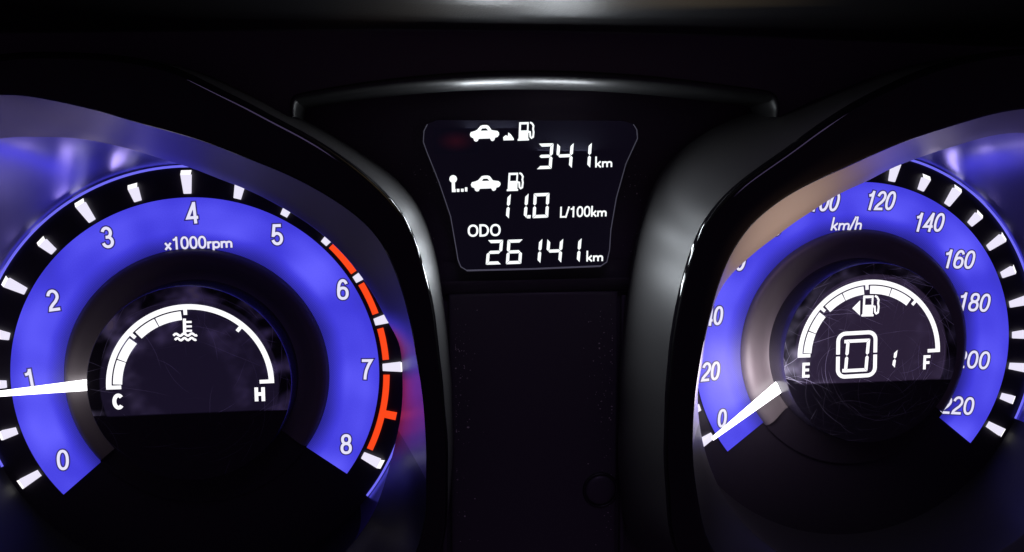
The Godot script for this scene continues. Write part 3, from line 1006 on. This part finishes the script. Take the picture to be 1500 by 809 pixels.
func fuel_gauge() -> void:
	var t := thing("fuel_gauge", "fuel arc marked E and F with six lit bars over a boxed D", "fuel gauge", Vector3(SPEEDO.x, SPEEDO.y, 11.4))
	lens(t, "hub_glass_hairs")
	var m := Vector2(-0.7, -0.1)
	part("scale_arc", scale_arc(m, 180.0, 1.6, 0.1), "gauge_white", t)
	small_ticks(t, m, [137.5, 94.4, 48.6], 0.12)
	level_bars(t, m, [[177.8, 159.4], [158.6, 141.0], [134.4, 116.9], [116.1, 97.4], [91.6, 72.9], [72.1, 52.6]], 0.1)
	part("letter", centred("E", Vector2(-23.2, -5.1), 4.9, 0.2, 0, 0, 0.1), "gauge_white", t)
	part("letter", centred("F", Vector2(20.4, -3.6), 4.8, 0.2, 0, 0, 0.1), "gauge_white", t)
	var st := start()
	pump(st, Vector2(-4.3, 13.0), Vector2(6.7, 0.0), Vector2(0.1, 7.2), 0.1)
	part("fuel_pump_symbol", done(st), "gauge_white", t)
	st = start()
	flat_poly(st, PackedVector2Array([Vector2(-7.5, 15.9), Vector2(-4.75, 18.6), Vector2(-4.65, 13.4)]), 0.1)
	part("filler_arrow", done(st), "gauge_white", t)
	# gear read-out: a boxed D and a small 1
	st = start()
	for half in [[false], [true]]:
		var pts := PackedVector2Array()
		var s := 1.0 if half[0] else -1.0
		var c := Vector2(-5.3, -0.15)
		pts.append(c + Vector2(-6.7, 0.35 * s))
		for i in 7:
			var a := lerpf(PI, PI / 2, i / 6.0)
			pts.append(c + Vector2(-6.7 + 2.6 + cos(a) * 2.6, s * (7.5 - 2.6 + sin(a) * 2.6)))
		for i in 7:
			var a := lerpf(PI / 2, 0.0, i / 6.0)
			pts.append(c + Vector2(6.7 - 2.6 + cos(a) * 2.6, s * (7.5 - 2.6 + sin(a) * 2.6)))
		pts.append(c + Vector2(6.7, 0.35 * s))
		for i in pts.size():
			pts[i] += Vector2((pts[i].y - c.y) * -0.02, (pts[i].x - c.x) * 0.03)
		ribbon(st, pts, 1.35, 0.1)
	part("gear_box_outline", done(st), "gauge_white", t)
	var d := digit("D", Vector2(-9.7, -6.3), Vector2(-1.2, -6.1), Vector2(-9.1, 5.1), 1.15, 0.1, "gauge_white", t)
	for y in [[-6.25, -10.3], [5.05, -9.9]]:
		st = start()
		ribbon(st, PackedVector2Array([Vector2(y[1], y[0] + (0.6 if y[0] < 0 else -0.6)), Vector2(y[1] + 1.3, y[0] + (0.62 if y[0] < 0 else -0.58))]), 1.2, 0.13)
		part("segment", done(st), "gauge_white", d)
	digit("1", Vector2(5.6, -5.3), Vector2(8.7, -5.2), Vector2(6.4, 1.1), 1.05, 0.1, "gauge_white", t)


func car_symbol(bl: Vector2, right: Vector2, up: Vector2, root: Node3D) -> void:
	var shape := PackedVector2Array()
	for p in [[0.0, 0.45], [0.03, 0.60], [0.15, 0.65], [0.24, 0.72], [0.36, 0.97], [0.44, 1.0], [0.56, 1.0], [0.63, 0.95], [0.74, 0.68], [0.93, 0.62], [0.99, 0.52], [1.0, 0.38], [0.95, 0.25], [0.86, 0.2], [0.84, 0.06], [0.78, 0.0], [0.73, 0.03], [0.69, 0.17], [0.31, 0.17], [0.27, 0.03], [0.21, 0.0], [0.15, 0.06], [0.12, 0.22], [0.03, 0.30]]:
		shape.append(bl + right * p[0] + up * p[1])
	var st := start()
	flat_poly(st, shape, 0.0)
	var o := part("car_symbol", done(st), "lcd_white", root)
	st = start()
	var pane := PackedVector2Array()
	for p in [[0.37, 0.66], [0.41, 0.80], [0.55, 0.80], [0.62, 0.66]]:
		pane.append(bl + right * p[0] + up * p[1])
	flat_poly(st, pane, 0.06)
	part("symbol_window", done(st), "lcd_glass", o)


func trip_display() -> void:
	var t := thing("trip_display", "dark trip computer screen lit with range, fuel use and odometer rows", "display", Vector3(0, 0, 5.4))
	var edge := PackedVector2Array([Vector2(-24.78, 51.60), Vector2(-27.87, 50.28), Vector2(-29.00, 48.10), Vector2(-29.27, 44.61), Vector2(-28.21, 41.55), Vector2(-24.37, 31.65), Vector2(-20.73, 20.53), Vector2(-19.06, 10.22), Vector2(-18.43, 6.16), Vector2(-17.55, 3.89), Vector2(-15.54, 2.62), Vector2(6.95, 2.85), Vector2(29.35, 3.44), Vector2(31.44, 4.79), Vector2(32.34, 8.68), Vector2(32.75, 15.53), Vector2(34.53, 26.21), Vector2(37.67, 37.49), Vector2(41.52, 45.79), Vector2(41.26, 48.70), Vector2(40.08, 50.49), Vector2(36.38, 51.59)])
	var st := start()
	flat_poly(st, edge, -0.2, 300.0)
	part("screen_glass", done(st), "lcd_glass", t)
	st = start()
	var border := edge.slice(1, 21)
	ribbon(st, border, 0.3, -0.1)
	part("border_line", done(st), "frame_line", t)
	st = start()
	ribbon(st, PackedVector2Array([Vector2(-15.54, 2.62), Vector2(6.95, 2.85), Vector2(29.35, 3.44)]), 0.55, -0.06)
	part("border_lower_edge", done(st), "frame_line", t)
	var rows := [
		["3", Vector2(7.68, 35.76), Vector2(12.67, 35.90), Vector2(8.37, 44.09)], ["4", Vector2(13.92, 35.85), Vector2(19.40, 36.06), Vector2(14.60, 44.21)], ["1", Vector2(20.42, 36.00), Vector2(25.58, 36.16), Vector2(20.97, 44.32)],
		["1", Vector2(-6.62, 19.41), Vector2(-1.58, 19.59), Vector2(-5.89, 27.56)], ["1", Vector2(-0.74, 19.51), Vector2(4.32, 19.65), Vector2(-0.03, 27.75)], ["0", Vector2(6.29, 19.68), Vector2(11.54, 19.86), Vector2(6.76, 27.83)],
		["2", Vector2(-9.32, 4.45), Vector2(-4.22, 4.53), Vector2(-8.58, 12.57)], ["6", Vector2(-2.63, 4.51), Vector2(2.50, 4.62), Vector2(-2.02, 12.61)], ["1", Vector2(3.75, 4.60), Vector2(8.90, 4.69), Vector2(4.46, 12.76)], ["4", Vector2(10.62, 4.62), Vector2(15.91, 4.73), Vector2(11.31, 12.73)], ["1", Vector2(16.95, 4.71), Vector2(22.15, 4.80), Vector2(17.62, 12.84)]]
	for r in rows:
		digit(r[0], r[1], r[2], r[3], 1.02, 0.0, "lcd_white", t)
	st = start()
	flat_poly(st, PackedVector2Array([Vector2(4.59, 20.70), Vector2(5.75, 20.72), Vector2(5.61, 19.64), Vector2(4.47, 19.65)]), 0.0)
	part("decimal_point", done(st), "lcd_white", t)
	part("unit_lettering", lettering("km", Vector2(27.18, 36.27), Vector2(33.29, 36.44), 3.6, 0.15, 2.0, 0.0), "lcd_white", t)
	part("unit_lettering", lettering("L/100km", Vector2(15.43, 19.78), Vector2(31.44, 20.10), 3.6, 0.15, 3.0, 0.0), "lcd_white", t)
	part("unit_lettering", lettering("km", Vector2(24.35, 5.05), Vector2(30.39, 5.14), 3.6, 0.15, 2.0, 0.0), "lcd_white", t)
	part("odometer_lettering", lettering("ODO", Vector2(-15.21, 13.77), Vector2(-4.05, 13.96), 3.9, 0.17, 1.0, 0.0), "lcd_white", t)
	car_symbol(Vector2(-14.25, 44.62), Vector2(-4.67, 44.96) - Vector2(-14.25, 44.62), Vector2(-14.09, 49.89) - Vector2(-14.25, 44.62), t)
	car_symbol(Vector2(-14.07, 28.50), Vector2(-4.31, 28.78) - Vector2(-14.07, 28.50), Vector2(-13.91, 33.60) - Vector2(-14.07, 28.50), t)
	st = start()
	pump(st, Vector2(1.27, 45.01), Vector2(7.02, 45.20) - Vector2(1.27, 45.01), Vector2(1.52, 50.96) - Vector2(1.27, 45.01), 0.0)
	part("fuel_pump_symbol", done(st), "lcd_white", t)
	st = start()
	pump(st, Vector2(-2.40, 28.62), Vector2(3.36, 28.76) - Vector2(-2.40, 28.62), Vector2(-2.03, 34.56) - Vector2(-2.40, 28.62), 0.0)
	part("fuel_pump_symbol", done(st), "lcd_white", t)
	st = start()
	flat_poly(st, PackedVector2Array([Vector2(-3.21, 45.12), Vector2(-3.32, 46.18), Vector2(-2.42, 46.84), Vector2(-1.75, 46.55), Vector2(-1.61, 47.72), Vector2(-0.74, 47.06), Vector2(0.18, 45.74), Vector2(0.17, 45.21)]), 0.0)
	part("range_arrow_symbol", done(st), "lcd_white", t)
	# a faint red glow, painted as a soft emissive patch on the glass
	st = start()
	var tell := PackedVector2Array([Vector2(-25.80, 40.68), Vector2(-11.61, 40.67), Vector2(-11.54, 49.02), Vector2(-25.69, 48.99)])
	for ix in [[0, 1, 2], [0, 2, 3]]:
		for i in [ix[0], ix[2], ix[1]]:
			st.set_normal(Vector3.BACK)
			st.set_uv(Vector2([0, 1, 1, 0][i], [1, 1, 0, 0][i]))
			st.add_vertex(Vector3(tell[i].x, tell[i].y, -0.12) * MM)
	part("red_glow_patch", done(st), "tell_tale", t)
	# route pin with its dotted road
	st = start()
	var c := Vector2(-19.75, 32.67)
	for i in 20:
		flat_tri(st, c, c + Vector2.from_angle(TAU * i / 20) * 1.25, c + Vector2.from_angle(TAU * (i + 1) / 20) * 1.25, 0.0)
	ribbon(st, PackedVector2Array([c, Vector2(-19.68, 28.42)]), 1.05, 0.01)
	for x in [666.0]:
		flat_poly(st, PackedVector2Array([Vector2(-19.74, 29.41), Vector2(-18.96, 29.41), Vector2(-18.97, 28.41), Vector2(-19.75, 28.42)]), 0.02)
	var pin := part("route_pin_symbol", done(st), "lcd_white", t)
	for q in [[Vector2(-18.63, 29.45), Vector2(-17.75, 28.47)], [Vector2(-17.25, 29.49), Vector2(-16.36, 28.51)], [Vector2(-15.95, 29.93), Vector2(-15.16, 28.59)]]:
		st = start()
		flat_poly(st, PackedVector2Array([q[0], Vector2(q[1].x, q[0].y), q[1], Vector2(q[0].x, q[1].y)]), 0.0)
		part("dot", done(st), "lcd_white", pin)


func reset_knob() -> void:
	var k := thing("trip_reset_knob", "small round black push knob low on the centre column", "knob", Vector3(30.2, -74.8, 3.2))
	var st := start()
	loft(st, [circle(0.01, 1.1, 48), circle(3.2, 1.0, 48), circle(4.6, 0.7, 48), circle(5.2, 0.2, 48), circle(5.3, 0.0, 48)])
	part("cap", smooth_done(st), "panel_black", k)
	st = start()
	loft(st, [circle(5.35, 0.0, 48), circle(5.5, 0.55, 48), circle(5.8, 0.75, 48), circle(6.1, 0.55, 48), circle(6.3, 0.0, 48)])
	part("collar", smooth_done(st), "lip", k)


func dust() -> void:
	# specks of dust along the edges of the lower panel and on the display frame
	var rng := RandomNumberGenerator.new()
	rng.seed = 77
	var speck := SphereMesh.new()
	speck.radius = 0.5
	speck.height = 1.0
	speck.radial_segments = 6
	speck.rings = 3
	var mm := MultiMesh.new()
	mm.transform_format = MultiMesh.TRANSFORM_3D
	mm.mesh = speck
	mm.instance_count = 260
	for i in 260:
		var x := -21.0 + absf(rng.randfn(0.0, 4.0)) if i % 2 == 0 else 35.0 - absf(rng.randfn(0.0, 4.0))
		var y := rng.randf_range(-95.0, -10.0)
		var z := 3.25
		if i > 200:
			x = [-30.0, 41.0][i % 2] + rng.randfn(0.0, 3.0)
			y = rng.randf_range(4.0, 45.0)
			z = 5.05
		elif i < 90:
			y = [-22.0, -47.0, -30.0][i % 3] + rng.randfn(0.0, 4.0)
		x = clampf(x, -19.5, 34.0) if i <= 200 else x
		var s := rng.randf_range(0.10, 0.32) * (2.0 if i % 17 == 0 else 1.0)
		mm.set_instance_transform(i, Transform3D(Basis.from_scale(Vector3(s * rng.randf_range(0.6, 2.2), s, s * 0.6) * MM), Vector3(x, y, z) * MM))
	var o := MultiMeshInstance3D.new()
	o.name = "dust"
	o.multimesh = mm
	o.material_override = mats["dust"]
	o.set_meta("kind", "stuff")
	o.set_meta("label", "pale dust specks on the black centre column")
	o.set_meta("category", "dust")
	add_child(o)
